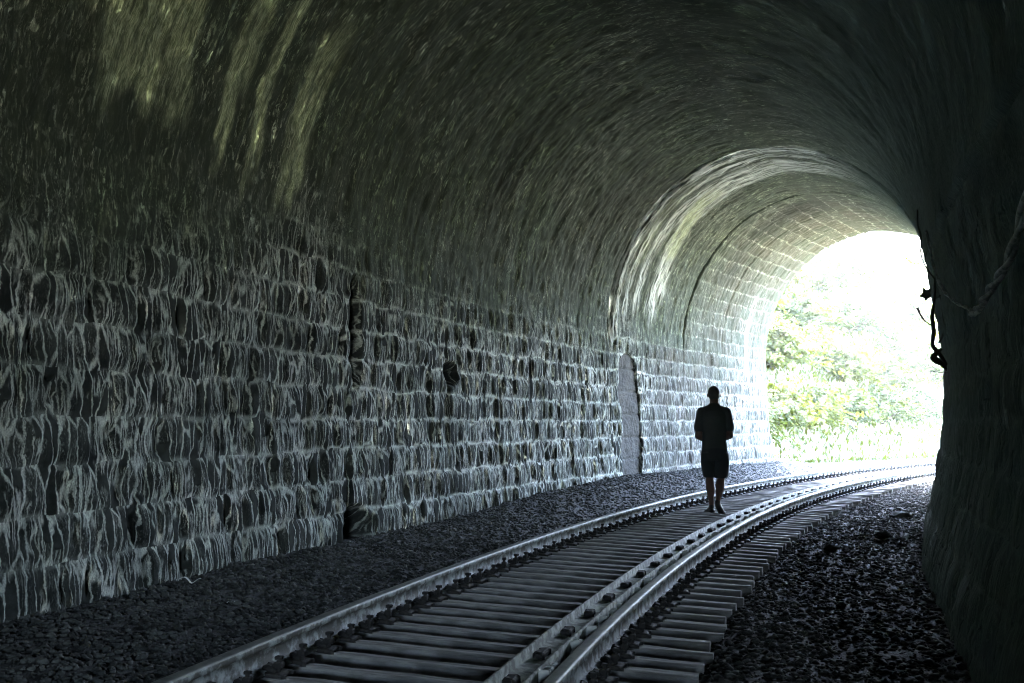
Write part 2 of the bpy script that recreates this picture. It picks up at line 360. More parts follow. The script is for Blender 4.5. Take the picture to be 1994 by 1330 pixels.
def disp(s, v, sd):
    """movement towards the inside of the tunnel"""
    wob = .10 * (fbm(s * 1.4, 0 * v + .5, 9) - .5)
    row = v / ROW + wob; k = np.floor(row); f = row - k
    wallness = sstep(VSPRING + .35, VSPRING - .2, v) + .35 * sstep(19.5, 21, s)
    wallness = np.clip(wallness, 0, 1)
    # stones
    off = hsh(k, 0 * k, 3) * .5; ln = .42 + .3 * hsh(k, 0 * k, 4)
    q = (s + off) / ln; j = np.floor(q); g = q - j
    r = hsh(k, j, 8) - .5
    bul = (1 - np.abs(2 * f - 1) ** 3.0) * (1 - np.abs(2 * g - 1) ** 8.0)
    d = wallness * (bul * (.026 + .022 * r))
    # hollows between drip curtains
    hol = sstep(.60, .78, vn(s * 9.5, row * 1.0 + .5, 22)) * sstep(0, .25, f) * sstep(1, .75, f)
    d = d - wallness * hol * .03 * sstep(19.5, 17.5, s)
    d = d + (fbm(s * 3.2, v * 1.1, 13) - .5) * .045 + (fbm(s * 16, v * 3.0, 14, 3) - .5) * .030 + (fbm(s * .35, v * .35, 15, 2) - .5) * .10
    # ring joints in the vault
    up = sstep(VSPRING - .4, VSPRING + .2, v)
    for sj, dep, wd in ((16.88, .07, .04), (20.55, .06, .05), (22.6, .02, .05)):
        sj2 = sj + .10 * (fbm(v * 1.5, 0 * v + sj, 19) - .5)
        d = d - up * dep * sstep(wd, 0, np.abs(s - sj2))
    d = d + up * .05 * sstep(16.95, 17.05, s) * sstep(20.5, 16.9, s) + (1 - wallness) * (.018 * (hsh(np.floor(s * 3.1 + .5 * np.floor(v / .16)), np.floor(v / .16), 33) - .5) + .03 * (fbm(s * 9, v * 6, 34, 3) - .5))
    if sd < 0:
        d = d - .30 * blob(s, v, 9.23, v_of_z(2.05), .08, .48) - .45 * blob(s, v, 9.16, v_of_z(-.02), .22, .24) - .18 * blob(s, v, 11.4, v_of_z(1.72), .15, .13)
        d = d - .22 * chan_mask(s, v)
    else:
        d = d - .008 * (bul * wallness)
    return d
def lining_patch(sd, svals, v0, v1, dv, name, parent):
    p, L = PT[sd]; nv = int(round((v1 - v0) / dv)) + 1
    v = np.linspace(v0, v1, nv)
    Sg, Vg = np.meshgrid(svals, v, indexing='ij')
    o = np.interp(Vg, L, p[:, 0]); z = np.interp(Vg, L, p[:, 1])
    e = .01; do = np.interp(Vg + e, L, p[:, 0]) - np.interp(Vg - e, L, p[:, 0]); dz = np.interp(Vg + e, L, p[:, 1]) - np.interp(Vg - e, L, p[:, 1])
    nn = np.hypot(do, dz) + 1e-9
    d = disp(Sg, Vg, sd)
    crown = L[-1]; d = d * sstep(crown, crown - .5, Vg) if True else d     # both halves meet at the crown
    # inward normal of the profile
    no, nz = -dz / nn, do / nn
    O = (o + no * d) * sd; Z = z + nz * d
    x, y, zz = F(Sg, O, Z)
    V = np.stack([x, y, zz], -1).reshape(-1, 3)
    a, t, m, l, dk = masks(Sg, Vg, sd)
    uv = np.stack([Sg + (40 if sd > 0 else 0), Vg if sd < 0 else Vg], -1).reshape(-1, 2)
    me = np_mesh(name, V, grid_faces(len(svals), nv, flip=(sd > 0)), M_wall if sd < 0 else M_shaded, True, uv,
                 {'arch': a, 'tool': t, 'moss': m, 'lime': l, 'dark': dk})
    return link(name, me, parent)
CROWN = {sd: PT[sd][1][-1] for sd in (-1, 1)}
tunnel = empty('railway_tunnel')
tag(tunnel, 'curved stone railway tunnel with white lime streaks down its rough left wall', 'tunnel')
s_coarse = np.arange(START, 3.6, .25); s_fine = np.arange(3.6, EXIT + .001, .028)
s_left = np.concatenate([s_coarse[s_coarse < 3.55], s_fine])
s_right = np.concatenate([s_coarse[s_coarse < 3.55], np.arange(3.6, EXIT + .001, .06)]); s_right[-1] = s_left[-1]
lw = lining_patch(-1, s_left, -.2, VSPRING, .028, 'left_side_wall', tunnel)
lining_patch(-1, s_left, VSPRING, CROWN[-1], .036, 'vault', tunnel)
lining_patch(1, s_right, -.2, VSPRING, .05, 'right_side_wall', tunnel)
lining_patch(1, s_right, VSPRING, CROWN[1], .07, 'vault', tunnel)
for o in tunnel.children:
    o.name = o.name.replace('left_', '').replace('right_', '')
# drain channel infill, set back in its slot
sg = np.linspace(17.28, 18.18, 46); vg = np.linspace(-.1, v_of_z(2.42), 90)
Sg, Vg = np.meshgrid(sg, vg, indexing='ij'); p, L = PT[-1]
o = np.interp(Vg, L, p[:, 0]); z = np.interp(Vg, L, p[:, 1])
blk = .02 * (np.abs(((Vg / .42) % 1) - .5) > .46)
x, y, zz = F(Sg, -(o + .055 + blk - .05 * fbm(Sg * 4, Vg * 4, 50)), z)
link('drain_channel', np_mesh('drain_channel', np.stack([x, y, zz], -1).reshape(-1, 3), grid_faces(46, 90), M_conc, True), tunnel)['label'] = 'smooth grey brown upright channel with a rounded top'
# portal face at the mouth, a thick ring of masonry
def portal():
    V, Fc = [], []
    ring = []
    for sd in (-1, 1):
        p, L = PT[sd]; idx = list(range(0, len(p), 6)) + [len(p) - 1]
        seq = [(sd * p[i, 0], p[i, 1]) for i in idx]
        ring += seq if sd < 0 else seq[::-1][1:]
    n = len(ring)
    for (o, z) in ring:
        kx = 1 + .12 / max(.3, math.hypot(o, z - 2)); 
        inner = (o * 1.035, 2 + (z - 2) * 1.03 if z > 2 else z)
        outer = (o * 3.2, 2 + (z - 2) * 2.1 if z > 2 else z)
        for (a, b, s) in ((*inner, EXIT + .02), (*outer, EXIT + .02), (*outer, EXIT + .9 - .9), (*inner, EXIT - .3)):
            V.append(P3(s, a, b))
    for i in range(n - 1):
        a = i * 4; Fc.append([a, a + 1, a + 5, a + 4]); Fc.append([a + 3, a, a + 4, a + 7])
    return py_mesh('portal_face', V, Fc, M_conc)
link('portal_face', portal(), tunnel)

# ------------------------------------------------------------------ ground
def bed_z(s, o):
    """top of the ballast"""
    z = np.full(np.broadcast(s, o).shape, -.265)
    rise = -.13 + .20 * sstep(10, 17, s)
    t = sstep(-1.15, -2.4, o); z = z * (1 - t) + rise * t
    t = sstep(1.12, 1.45, o); z = z * (1 - t) + (-.185 + .045 * sstep(9.5, 6.0, s)) * t
    z = z + .05 * (fbm(s * 1.1, o * 1.1, 60) - .5) * sstep(.8, 1.6, np.abs(o)) + .04 * (fbm(s * 5, o * 5, 61) - .5)
    z = z + .10 * blob(s, o, 13.5, 2.35, 1.2, .5) - .0
    # outside: evens out into a pale yard
    e = sstep(EXIT, EXIT + 4, s); far = sstep(1.3, 2.6, np.abs(o))
    z = z * (1 - e * far) + (-.22) * e * far
    return z
sv = np.concatenate([np.arange(START, 2, .4), np.arange(2, 30, .06), np.arange(30, 62, .3)])
ov = np.concatenate([np.arange(-2.9, 3.3, .06)])
Sg, Og = np.meshgrid(sv, ov, indexing='ij')
x, y, zz = FT(Sg, Og, bed_z(Sg, Og))
tb = link('trackbed', np_mesh('trackbed', np.stack([x, y, zz], -1).reshape(-1, 3), grid_faces(len(sv), len(ov), True), M_bed, True)); tag(tb, kind='structure')
R = 400
gv = [(-R, -R, -.50), (R, -R, -.50), (R, R, -.50), (-R, R, -.50)]
gr = link('ground', py_mesh('ground', gv, [[0, 1, 2, 3]], M_earth)); tag(gr, kind='structure')
# pale level strip beside the track outside, and the bank
def bank_z(s, o):
    t = np.clip((-o - 5.2) / 11.0, 0, 1)
    z = -.28 + 11.5 * t ** .8 + .5 * (fbm(s * .35, o * .35, 70) - .5) * sstep(0, .2, t)
    return z
sv = np.linspace(EXIT + .3, 75, 150); ov = np.concatenate([np.linspace(-26, -5.2, 50), np.linspace(-5, -2.6, 14)])
Sg, Og = np.meshgrid(sv, ov, indexing='ij'); Z = np.where(Og < -5.2, bank_z(Sg, Og), -.27 + .03 * fbm(Sg, Og, 71))
x, y, zz = F(Sg, Og, Z)
bk = link('hillside', np_mesh('hillside', np.stack([x, y, zz], -1).reshape(-1, 3), grid_faces(len(sv), len(ov), True), M_earth, True)); tag(bk, kind='structure')
ov = np.linspace(2.6, 16, 40); Sg, Og = np.meshgrid(sv, ov, indexing='ij')
Z = -.26 + .04 * fbm(Sg, Og, 72) + .0 * Og
x, y, zz = F(Sg, Og, Z)
yd = link('path', np_mesh('path', np.stack([x, y, zz], -1).reshape(-1, 3), grid_faces(len(sv), len(ov), True), M_earth, True)); tag(yd, kind='structure')

# ballast stones
def ico():
    t = (1 + 5 ** .5) / 2
    v = np.array([(-1, t, 0), (1, t, 0), (-1, -t, 0), (1, -t, 0), (0, -1, t), (0, 1, t), (0, -1, -t), (0, 1, -t), (t, 0, -1), (t, 0, 1), (-t, 0, -1), (-t, 0, 1)], float)
    v /= np.linalg.norm(v[0])
    f = np.array([(0, 11, 5), (0, 5, 1), (0, 1, 7), (0, 7, 10), (0, 10, 11), (1, 5, 9), (5, 11, 4), (11, 10, 2), (10, 7, 6), (7, 1, 8), (3, 9, 4), (3, 4, 2), (3, 2, 6), (3, 6, 8), (3, 8, 9), (4, 9, 5), (2, 4, 11), (6, 2, 10), (8, 6, 7), (9, 8, 1)])
    return v, f
def scatter_stones(name, s, o, size, mat, zoff=0.0):
    n = len(s); bv, bf = ico()
    V = bv[None] * (1 + .60 * (rng.random((n, 12, 1)) - .5))
    sc = size[:, None, None] * np.stack([.8 + .6 * rng.random(n), .7 + .5 * rng.random(n), .45 + .35 * rng.random(n)], -1)[:, None, :]
    V = V * sc
    a = rng.random(n) * 2 * PI; b = (rng.random(n) - .5) * 1.0
    c, q = np.cos(b)[:, None], np.sin(b)[:, None]
    V = np.stack([V[..., 0], V[..., 1] * c - V[..., 2] * q, V[..., 1] * q + V[..., 2] * c], -1)
    c, q = np.cos(a)[:, None], np.sin(a)[:, None]
    V = np.stack([V[..., 0] * c - V[..., 1] * q, V[..., 0] * q + V[..., 1] * c, V[..., 2]], -1)
    x, y, z = FT(s, o, bed_z(s, o) + size * .18 + zoff)
    V = V + np.stack([x, y, z], -1)[:, None]
    Fc = bf[None] + (np.arange(n) * 12)[:, None, None]
    return np_mesh(name, V.reshape(-1, 3), Fc.reshape(-1, 3), mat)
def samp(n, s0, s1, o0, o1, pw=1.3):
    return s0 + (s1 - s0) * rng.random(n) ** pw, o0 + (o1 - o0) * rng.random(n)
ss, oo = [], []
for n, a in ((38000, (3.2, 26, -2.72, -.93)), (34000, (3.2, 27, 1.1, 2.75)), (3000, (3, 26, -.7, .5)), (2500, (26, 36, -2.8, -.95)), (2500, (26, 36, .95, 3.0))):
    q = samp(n, *a); ss.append(q[0]); oo.append(q[1])
ss = np.concatenate(ss); oo = np.concatenate(oo)
sz = (.007 + .021 * rng.random(len(ss)) ** 3) * np.where(np.abs(oo) < .75, .7, 1)
st = link('ballast', scatter_stones('ballast', ss, oo, sz, M_ballast)); tag(st, kind='stuff')

# ------------------------------------------------------------------ rails
def sweep(name, prof, svals, o_c, mats, mat_of=None, jitter=0.0):
    n = len(prof); pr = np.array(prof)
    Sg = np.repeat(svals[:, None], n, 1)
    O = o_c + pr[None, :, 0] + 0 * Sg; Z = pr[None, :, 1] + 0 * Sg
    if jitter:
        O = O + jitter * (fbm(Sg * 6, O * 30, 81) - .5); Z = Z + jitter * (fbm(Sg * 6, Z * 30 + 9, 82) - .5) * (Z < -.01)
    x, y, z = FT(Sg, O, Z)
    V = np.stack([x, y, z], -1).reshape(-1, 3)
    i = np.arange((len(svals) - 1) * n); r, c = i // n, i % n
    f = np.stack([r * n + c, r * n + (c + 1) % n, (r + 1) * n + (c + 1) % n, (r + 1) * n + c], 1)
    mi = [mat_of[k] for k in c] if mat_of else None
    return np_mesh(name, V, f, mats, False, mi=mi)
RAIL = [(-.062, -.150), (-.062, -.138), (-.012, -.120), (-.009, -.050), (-.033, -.036), (-.0345, -.010), (-.029, -.002), (-.018, .0),
        (.018, .0), (.029, -.002), (.0345, -.010), (.033, -.036), (.009, -.050), (.012, -.120), (.062, -.138), (.062, -.150)]
railmat = [1, 1, 1, 1, 1, 0, 0, 0, 0, 0, 1, 1, 1, 1, 1, 1]
rs = np.concatenate([np.arange(1.2, 28, .07), np.arange(28, 64, .3)])
G = .7525
for o_c, lab in ((-G - .03, 'long rusty rail with a shiny head nearest the lime streaked left wall'), (G, 'shiny headed running rail right of the check rail, nearest the dark wall')):
    r = link('rail', sweep('rail', RAIL, rs, o_c, [M_steel, M_rust], railmat, .004)); tag(r, lab, 'rail')
CH = [(-.085, -.14), (-.085, .014), (-.070, .016), (-.064, -.028), (.052, -.034), (.060, .004), (.074, .004), (.078, -.14)]
cs = np.concatenate([np.arange(1.2, 28, .07), np.arange(28, 48, .3)])
check = empty('check_rail', P3(6, .6, 0)); tag(check, 'mossy grooved check rail laid along the inside of the right running rail', 'check rail')
cm = sweep('guide_bar', CH, cs, .585, [M_check], None, .006)
V0 = np.array([v.co for v in cm.vertices]); V0 -= np.array(check.location); cm.vertices.foreach_set('co', V0.astype(np.float32).ravel())
link('guide_bar', cm, check)
def rbox(hx, hy, hz, seed=0, jit=.0):
    r = random.Random(seed); b = .25
    V = []; 
    for z, k in ((-hz, 1), (hz * .6, 1), (hz, .8)):
        for sx, sy in ((-1, -1), (1, -1), (1, 1), (-1, 1)):
            for ax, ay in (((1 - b), 1), (1, (1 - b))) if sx * sy > 0 else ((1, (1 - b)), ((1 - b), 1)):
                V.append((sx * hx * ax * k + r.uniform(-jit, jit), sy * hy * ay * k + r.uniform(-jit, jit), z + r.uniform(-jit, jit)))
    Fc = [list(range(8))[::-1], list(range(16, 24))]
    for a in (0, 8):
        for i in range(8): Fc.append([a + i, a + (i + 1) % 8, a + 8 + (i + 1) % 8, a + 8 + i])
    return V, Fc
bv, bf = rbox(.030, .05, .024, 1, .004)
hole_me = py_mesh('hole_lump', bv, bf, M_clip)  # dark lumps standing in for the shaded bolt holes in the groove
nv_, nf_ = rbox(.014, .022, .022, 2, .004)
chip_me = py_mesh('spacer', nv_, nf_, M_pale)
i = 0
for sq in np.arange(3.0, 24, .53):
    b = link('hole_lump', hole_me, check); b.location = P3(sq, .585 - .01, -.022, True) - check.location; b.rotation_euler = (0, 0, -heading(sq) + random.uniform(-.2, .2))
    b.scale = (1, random.uniform(.7, 1.7), random.uniform(.8, 1.1))
    if i % 1 == 0 and i < 30:
        for q in range(2 if i % 3 else 3):
            b = link('spacer', chip_me, check); s2 = sq + random.uniform(.05, .45); b.location = P3(s2, .690, -.022, True) - check.location
            b.rotation_euler = (random.uniform(-.3, .3), 0, -heading(s2) + PI / 2 + random.uniform(-.4, .4)); k = random.uniform(.6, 1.3); b.scale = (k, k, k)
    i += 1

# ------------------------------------------------------------------ sleepers with their rail clips
def sleeper_mesh(seed, x0, x1):
    r = random.Random(seed); V = []; n = 15
    for i in range(n):
        x = x0 + (x1 - x0) * i / (n - 1); e = lambda a: r.uniform(-a, a)
        wv = .042 + e(.006)
        V += [(x + e(.004), -wv, -.13), (x + e(.004), -wv + e(.003), -.012), (x, -wv + .010, e(.003)), (x, wv - .010, e(.003)), (x + e(.004), wv + e(.003), -.012), (x, wv, -.13)]
    Fc = []
    for i in range(n - 1):
        a = i * 6
        for k in range(5): Fc.append([a + k, a + 6 + k, a + 7 + k, a + k + 1])
        Fc.append([a + 5, a + 11, a + 6, a])
    Fc.append([0, 1, 2, 3, 4, 5]); a = (n - 1) * 6; Fc.append([a + 5, a + 4, a + 3, a + 2, a + 1, a])
    return py_mesh('sleeper', V, Fc, M_wood)
sl_me = [sleeper_mesh(k, -1.12 + random.uniform(-.05, .05), 1.28 + random.uniform(-.03, .05)) for k in range(7)]
def clip_mesh():
    V, Fc = [], []
    def add(v, f, ofs, rot=0):
        c, s_ = math.cos(rot), math.sin(rot); b = len(V)
        for (x, y, z) in v: V.append((x * c + z * s_ + ofs[0], y + ofs[1], -x * s_ + z * c + ofs[2]))
        for q in f: Fc.append([b + j for j in q])
    add(*rbox(.055, .052, .012, 1, .002), (.03, 0, .010))            # base plate
    add(*rbox(.034, .026, .015, 2, .003), (.004, 0, .038), .35)      # claw over the rail foot
    add(*rbox(.020, .022, .016, 3, .002), (.035, 0, .058))           # nut
    n = 8
    for (r0, z0, r1, z1) in ((.011, .02, .011, .098),):
        b = len(V)
        for (r_, z_) in ((r0, z0), (r1, z1)):
            for k in range(n): V.append((.035 + r_ * math.cos(2 * PI * k / n), r_ * math.sin(2 * PI * k / n), z_))
        for k in range(n): Fc.append([b + k, b + (k + 1) % n, b + n + (k + 1) % n, b + n + k])
        Fc.append([b + n + k for k in range(n)])
    add(*rbox(.016, .018, .010, 5, .002), (.035, 0, .098))
    return py_mesh('rail_clip', V, Fc, M_clip)
clip_me = clip_mesh()
svals = np.arange(2.35, 43, .265)
for i, s in enumerate(svals):
    s = float(s) + random.uniform(-.012, .012)
    o = link('sleeper', sl_me[i % 7]); o.location = P3(s, 0, -.152 - random.uniform(0, .006), True)
    o.rotation_euler = (0, CANT, -heading(s) + random.uniform(-.008, .008))
    if s < EXIT:
        tag(o, 'weathered grey timber sleeper under the rails inside the tunnel', 'sleeper', 'sleepers inside the tunnel')
    else:
        tag(o, 'sun bleached timber sleeper under the rails beyond the tunnel mouth', 'sleeper', 'sleepers outside the tunnel')
    for (cx, rz) in ((-G - .03 + .068, 0), (G + .068, 0), (-G - .03 - .068, PI)):
        c = link('rail_clip', clip_me, o); c.location = (cx, random.uniform(-.012, .012), .0); c.rotation_euler = (0, 0, rz + random.uniform(-.2, .2))
        q = random.uniform(.95, 1.2); c.scale = (q, q, random.uniform(.8, 1.05))

# ------------------------------------------------------------------ tubes, capsules and remeshed bodies
def tube(pts, rad, n=8, closed_ends=True):
    V, Fc = [], []
    P = [Vector(p) for p in pts]; up = Vector((0, 0, 1))
    prev = None
    for i, p in enumerate(P):
        t = (P[min(i + 1, len(P) - 1)] - P[max(i - 1, 0)]).normalized()
        if prev is None:
            a = t.cross(up if abs(t.z) < .9 else Vector((1, 0, 0))).normalized()
        else:
            a = (prev - t * prev.dot(t)).normalized()
        prev = a; b = t.cross(a)
        r = rad[i] if hasattr(rad, '__len__') else rad
        for k in range(n):
            q = 2 * PI * k / n; V.append(p + (a * math.cos(q) + b * math.sin(q)) * r)
    for i in range(len(P) - 1):
        for k in range(n): Fc.append([i * n + k, i * n + (k + 1) % n, (i + 1) * n + (k + 1) % n, (i + 1) * n + k])
    if closed_ends:
        Fc.append(list(range(n))[::-1]); Fc.append([(len(P) - 1) * n + k for k in range(n)])
    return V, Fc
class Shape:
    def __init__(self): self.V = []; self.F = []
    def add(self, V, Fc):
        b = len(self.V); self.V += [tuple(v) for v in V]; self.F += [[b + i for i in f] for f in Fc]
    def limb(self, stations, n=20):
        """stations: (x,y,z,rx,ry) rings lying horizontal, from top to bottom or bottom to top"""
        V, Fc = [], []
        for (x, y, z, rx, ry) in stations:
            for k in range(n):
                a = 2 * PI * k / n; V.append((x + rx * math.cos(a), y + ry * math.sin(a), z))
        m = len(stations)
        flip = stations[-1][2] < stations[0][2]
        for i in range(m - 1):
            for k in range(n):
                f = [i * n + k, i * n + (k + 1) % n, (i + 1) * n + (k + 1) % n, (i + 1) * n + k]; Fc.append(f[::-1] if flip else f)
        a = list(range(n)); b = [(m - 1) * n + k for k in range(n)]
        Fc += [a, b[::-1]] if flip else [a[::-1], b]
        self.add(V, Fc)
    def cap(self, a, b, ra, rb, n=14):
        a, b = Vector(a), Vector(b); t = (b - a).normalized(); pts, rad = [], []
        for k in range(5):
            q = PI / 2 * k / 5; pts.append(a - t * ra * math.cos(q)); rad.append(max(.0015, ra * math.sin(q)))
        pts += [a, b]; rad += [ra, rb]
        for k in range(4, -1, -1):
            q = PI / 2 * k / 5; pts.append(b + t * rb * math.cos(q)); rad.append(max(.0015, rb * math.sin(q)))
        self.add(*tube(pts, rad, n))
    def ball(self, c, r, n=16):
        st = []
        for k in range(n + 1):
            q = PI * k / n; st.append((c[0], c[1], c[2] - r[2] * math.cos(q), max(.001, r[0] * math.sin(q)), max(.001, r[1] * math.sin(q))))
        self.limb(st, 20)
    def solid(self, name, mat, voxel, smooth=3):
        me = py_mesh(name, self.V, self.F, mat)
        o = bpy.data.objects.new(name, me); COL.objects.link(o)
        m = o.modifiers.new('r', 'REMESH'); m.mode = 'VOXEL'; m.voxel_size = voxel; m.adaptivity = 0
        if smooth:
            m = o.modifiers.new('s', 'SMOOTH'); m.factor = .5; m.iterations = smooth
        dg = bpy.context.evaluated_depsgraph_get(); new = bpy.data.meshes.new_from_object(o.evaluated_get(dg))
        bpy.data.objects.remove(o); new.name = name
        new.materials.clear(); new.materials.append(mat)
        new.polygons.foreach_set('use_smooth', [True] * len(new.polygons)); new.update()
        return new

def build_person():
    pr = empty('person', P3(13.75, -.18, -.155, True), 0)
    pr.scale = (1, 1, .985); pr.location = (2.86, 13.50, -.185); pr.rotation_euler = (0, 0, -.12)
    tag(pr, 'person in dark t-shirt and knee length shorts walking away between the rails', 'person')
    B = Shape()
    # head with jaw, nose, ears; neck
    B.ball((.006, .015, 1.735), (.083, .099, .103)); B.ball((.006, .045, 1.675), (.056, .066, .062))
    B.cap((.006, .108, 1.70), (.006, .122, 1.675), .010, .015, 10)
    for sx in (-1, 1):
        B.ball((.006 + sx * .086, .008, 1.705), (.013, .022, .032), 10)
        B.ball((.006 + sx * .030, .103, 1.722), (.016, .012, .011), 8)
    B.ball((.006, .104, 1.648), (.026, .012, .009), 8)
    B.cap((.008, -.012, 1.67), (.008, -.02, 1.54), .063, .070)
    # torso
    B.limb([(0, 0, .86, .150, .105), (0, 0, .95, .168, .115), (0, 0, 1.05, .155, .105), (0, 0, 1.15, .148, .105), (0, -.005, 1.28, .160, .118),
            (0, -.01, 1.38, .172, .120), (0, -.015, 1.46, .165, .105), (0, -.015, 1.52, .115, .08), (0, -.015, 1.56, .06, .06)])
    sh = {-1: (-.168, -.01, 1.462), 1: (.168, -.01, 1.462)}
    el = {-1: (-.222, -.01, 1.12), 1: (.218, -.005, 1.13)}
    wr = {-1: (-.075, .19, 1.035), 1: (.075, .18, 1.045)}
    for k in (-1, 1):
        B.cap((k * .10, -.01, 1.485), sh[k], .055, .055)
        B.cap(sh[k], el[k], .056, .050); B.cap(el[k], wr[k], .050, .030)
        w0 = Vector(wr[k]); dirv = (w0 - Vector(el[k])).normalized()
        side = Vector((0, 0, 1)).cross(dirv).normalized(); upv = dirv.cross(side)
        pc = w0 + dirv * .055
        B.cap(w0, pc, .024, .026); 
        for j, (ofs, ln) in enumerate(((-.030, .066), (-.011, .078), (.009, .074), (.028, .058))):
            a = w0 + dirv * .075 + upv * ofs; b = a + dirv * ln * .55 + side * (k * .012); c = b + dirv * ln * .25 + side * (k * .034)
            B.cap(w0 + dirv * .03 + upv * ofs * .8, a, .013, .0105, 8); B.cap(a, b, .0100, .0088, 8); B.cap(b, c, .0088, .0075, 8)
        a = w0 + dirv * .02 + upv * .024; b = a + dirv * .035 + upv * .022 + side * (k * .015); c = b + dirv * .03 + side * (k * .02)
        B.cap(a, b, .0125, .0105, 8); B.cap(b, c, .0105, .0085, 8)
    hip = {-1: (-.085, 0, .90), 1: (.085, 0, .90)}
    kn = {-1: (-.066, .10, .505), 1: (.078, -.02, .50)}
    an = {-1: (-.046, .07, .10), 1: (.014, -.17, .185)}
    for k in (-1, 1):
        B.cap(hip[k], kn[k], .083, .056)
        a, b = Vector(kn[k]), Vector(an[k]); mid = a.lerp(b, .32) + Vector((0, -.018, 0))
        B.cap(a, mid, .059, .066); B.cap(mid, a.lerp(b, .72), .065, .041); B.cap(a.lerp(b, .66), b, .041, .035)
    B.cap(an[-1], (-.085, .18, .045), .036, .036); B.cap(an[1], (.082, -.09, .04), .036, .034)
    body = link('body', B.solid('body', M_skin, .0062, 3), pr)
    # t-shirt with sleeves
    T = Shape()
    T.limb([(0, 0, .935, .184, .132), (0, 0, .99, .176, .127), (0, 0, 1.08, .168, .128), (0, 0, 1.16, .164, .126), (0, -.005, 1.28, .182, .135),
            (0, -.012, 1.40, .186, .138), (0, -.015, 1.47, .170, .118), (.002, -.016, 1.53, .120, .090), (.004, -.018, 1.578, .078, .074), (.006, -.018, 1.59, .07, .069)], 40)
    for k in (-1, 1):
        T.cap((k * .085, -.012, 1.50), (k * .168, -.012, 1.463), .062, .068)
        e = Vector(sh[k]).lerp(Vector(el[k]), .66); T.cap(sh[k], e + Vector((k * .008, 0, 0)), .076, .072)
    link('t_shirt', T.solid('t_shirt', M_shirt, .0085, 2), pr)
    # shorts
    H = Shape()
    H.limb([(0, 0, 1.0, .168, .122), (0, 0, .93, .182, .134), (0, 0, .84, .184, .135), (.0, .0, .78, .178, .128)], 40)
    H.limb([(-.092, .0, .88, .096, .12), (-.092, .035, .74, .100, .116), (-.082, .075, .60, .090, .104), (-.072, .095, .53, .084, .098)], 30)
    H.limb([(.096, .0, .88, .100, .12), (.099, -.005, .74, .106, .116), (.094, -.012, .60, .094, .104), (.086, -.016, .525, .088, .098)], 30)
    link('shorts', H.solid('shorts', M_short, .0085, 2), pr)
    # shoes: the left one flat, the right one rolling off its toe
    A = Shape(); A.cap((-.048, .02, .05), (-.078, .15, .040), .043, .044); A.cap((-.078, .15, .036), (-.112, .235, .026), .042, .030)
    A.limb([(-.075, .115, .0, .050, .145), (-.075, .115, .022, .052, .147)], 26); A.cap((-.05, .05, .06), (-.052, .068, .115), .042, .041)
    link('shoe', A.solid('shoe', M_shoe, .006, 3), pr)
    A = Shape(); A.cap((.016, -.185, .155), (.058, -.125, .070), .040, .045); A.cap((.058, -.125, .068), (.095, -.06, .034), .045, .036)
    A.cap((.095, -.06, .034), (.108, -.02, .026), .036, .028); A.cap((.016, -.18, .16), (.014, -.165, .20), .039, .038)
    link('shoe', A.solid('shoe', M_shoe, .006, 3), pr)
    Hh = Shape(); Hh.ball((.006, .0, 1.745), (.086, .103, .100)); Hh.ball((.006, -.02, 1.70), (.080, .080, .075))
    link('hair', Hh.solid('hair', M_hair, .006, 2), pr)
build_person()

# ------------------------------------------------------------------ things on the dark right wall
def wall_pt(s, z, inset=.0, sd=1):
    p, L = PT[sd]
    o = np.interp(z, p[:141, 1], p[:141, 0]) if z < ZC else HW * math.sqrt(max(0, 1 - ((z - ZC) / BH) ** 2))
    return P3(s, sd * (float(o) - inset), z)
def smooth_path(keys, n=8):
    P = [Vector(k) for k in keys]; out = []
    for i in range(len(P) - 1):
        p0, p1, p2, p3 = P[max(i - 1, 0)], P[i], P[i + 1], P[min(i + 2, len(P) - 1)]
        for k in range(n):
            t = k / n; out.append(.5 * ((2 * p1) + (p2 - p0) * t + (2 * p0 - 5 * p1 + 4 * p2 - p3) * t * t + (3 * p1 - p0 - 3 * p2 + p3) * t ** 3))
    out.append(P[-1]); return out
def thing_mesh(name, V, Fc, mat, base, smooth=True):
    base = Vector(base); o = link(name, py_mesh(name, [Vector(v) - base for v in V], Fc, mat, smooth)); o.location = base; return o
# twisted cable sagging along the wall
keys = [wall_pt(3.4, 2.9, .20), wall_pt(4.2, 2.25, .2), wall_pt(4.95, 1.86, .2), wall_pt(5.6, 1.74, .2), wall_pt(6.1, 1.69, .2), wall_pt(6.35, 1.74, .2), wall_pt(7.0, 1.86, .2), wall_pt(7.8, 2.1, .2), wall_pt(8.1, 2.5, .2)]
path = smooth_path(keys, 14)
V, Fc = [], []
for ph in (0, PI):
    pp = []; rr = []
    for i, q in enumerate(path):
        a = ph + i * .55; fat = .013 if i < 62 else .006
        n_ = (path[min(i + 1, len(path) - 1)] - path[max(i - 1, 0)]).normalized(); sx = n_.cross(Vector((0, 0, 1))).normalized(); ux = n_.cross(sx)
        pp.append(q + (sx * math.cos(a) + ux * math.sin(a)) * fat * .9); rr.append(fat)
    v, f = tube(pp, rr, 8); b = len(V); V += v; Fc += [[b + j for j in q] for q in f]
c = thing_mesh('cable', V, Fc, M_cable, path[0]); tag(c, 'pale twisted cable sagging along the dark right wall', 'cable')
# creeper on the edge of the right wall
cr = empty('creeper', wall_pt(11, 0.6, .15)); tag(cr, 'leggy creeper with thin tendrils and one leaf hanging off the right wall edge', 'creeper')
cb = cr.location.copy()
def part_tube(name, keys, rad, mat=M_vine, n=7, parent=cr):
    pth = smooth_path(keys, 7); r = rad if not hasattr(rad, '__len__') else list(np.interp(np.linspace(0, 1, len(pth)), np.linspace(0, 1, len(rad)), rad))
    V, Fc = tube([q - cb for q in pth], r, n); o = link(name, py_mesh(name, V, Fc, mat, True), parent); return o

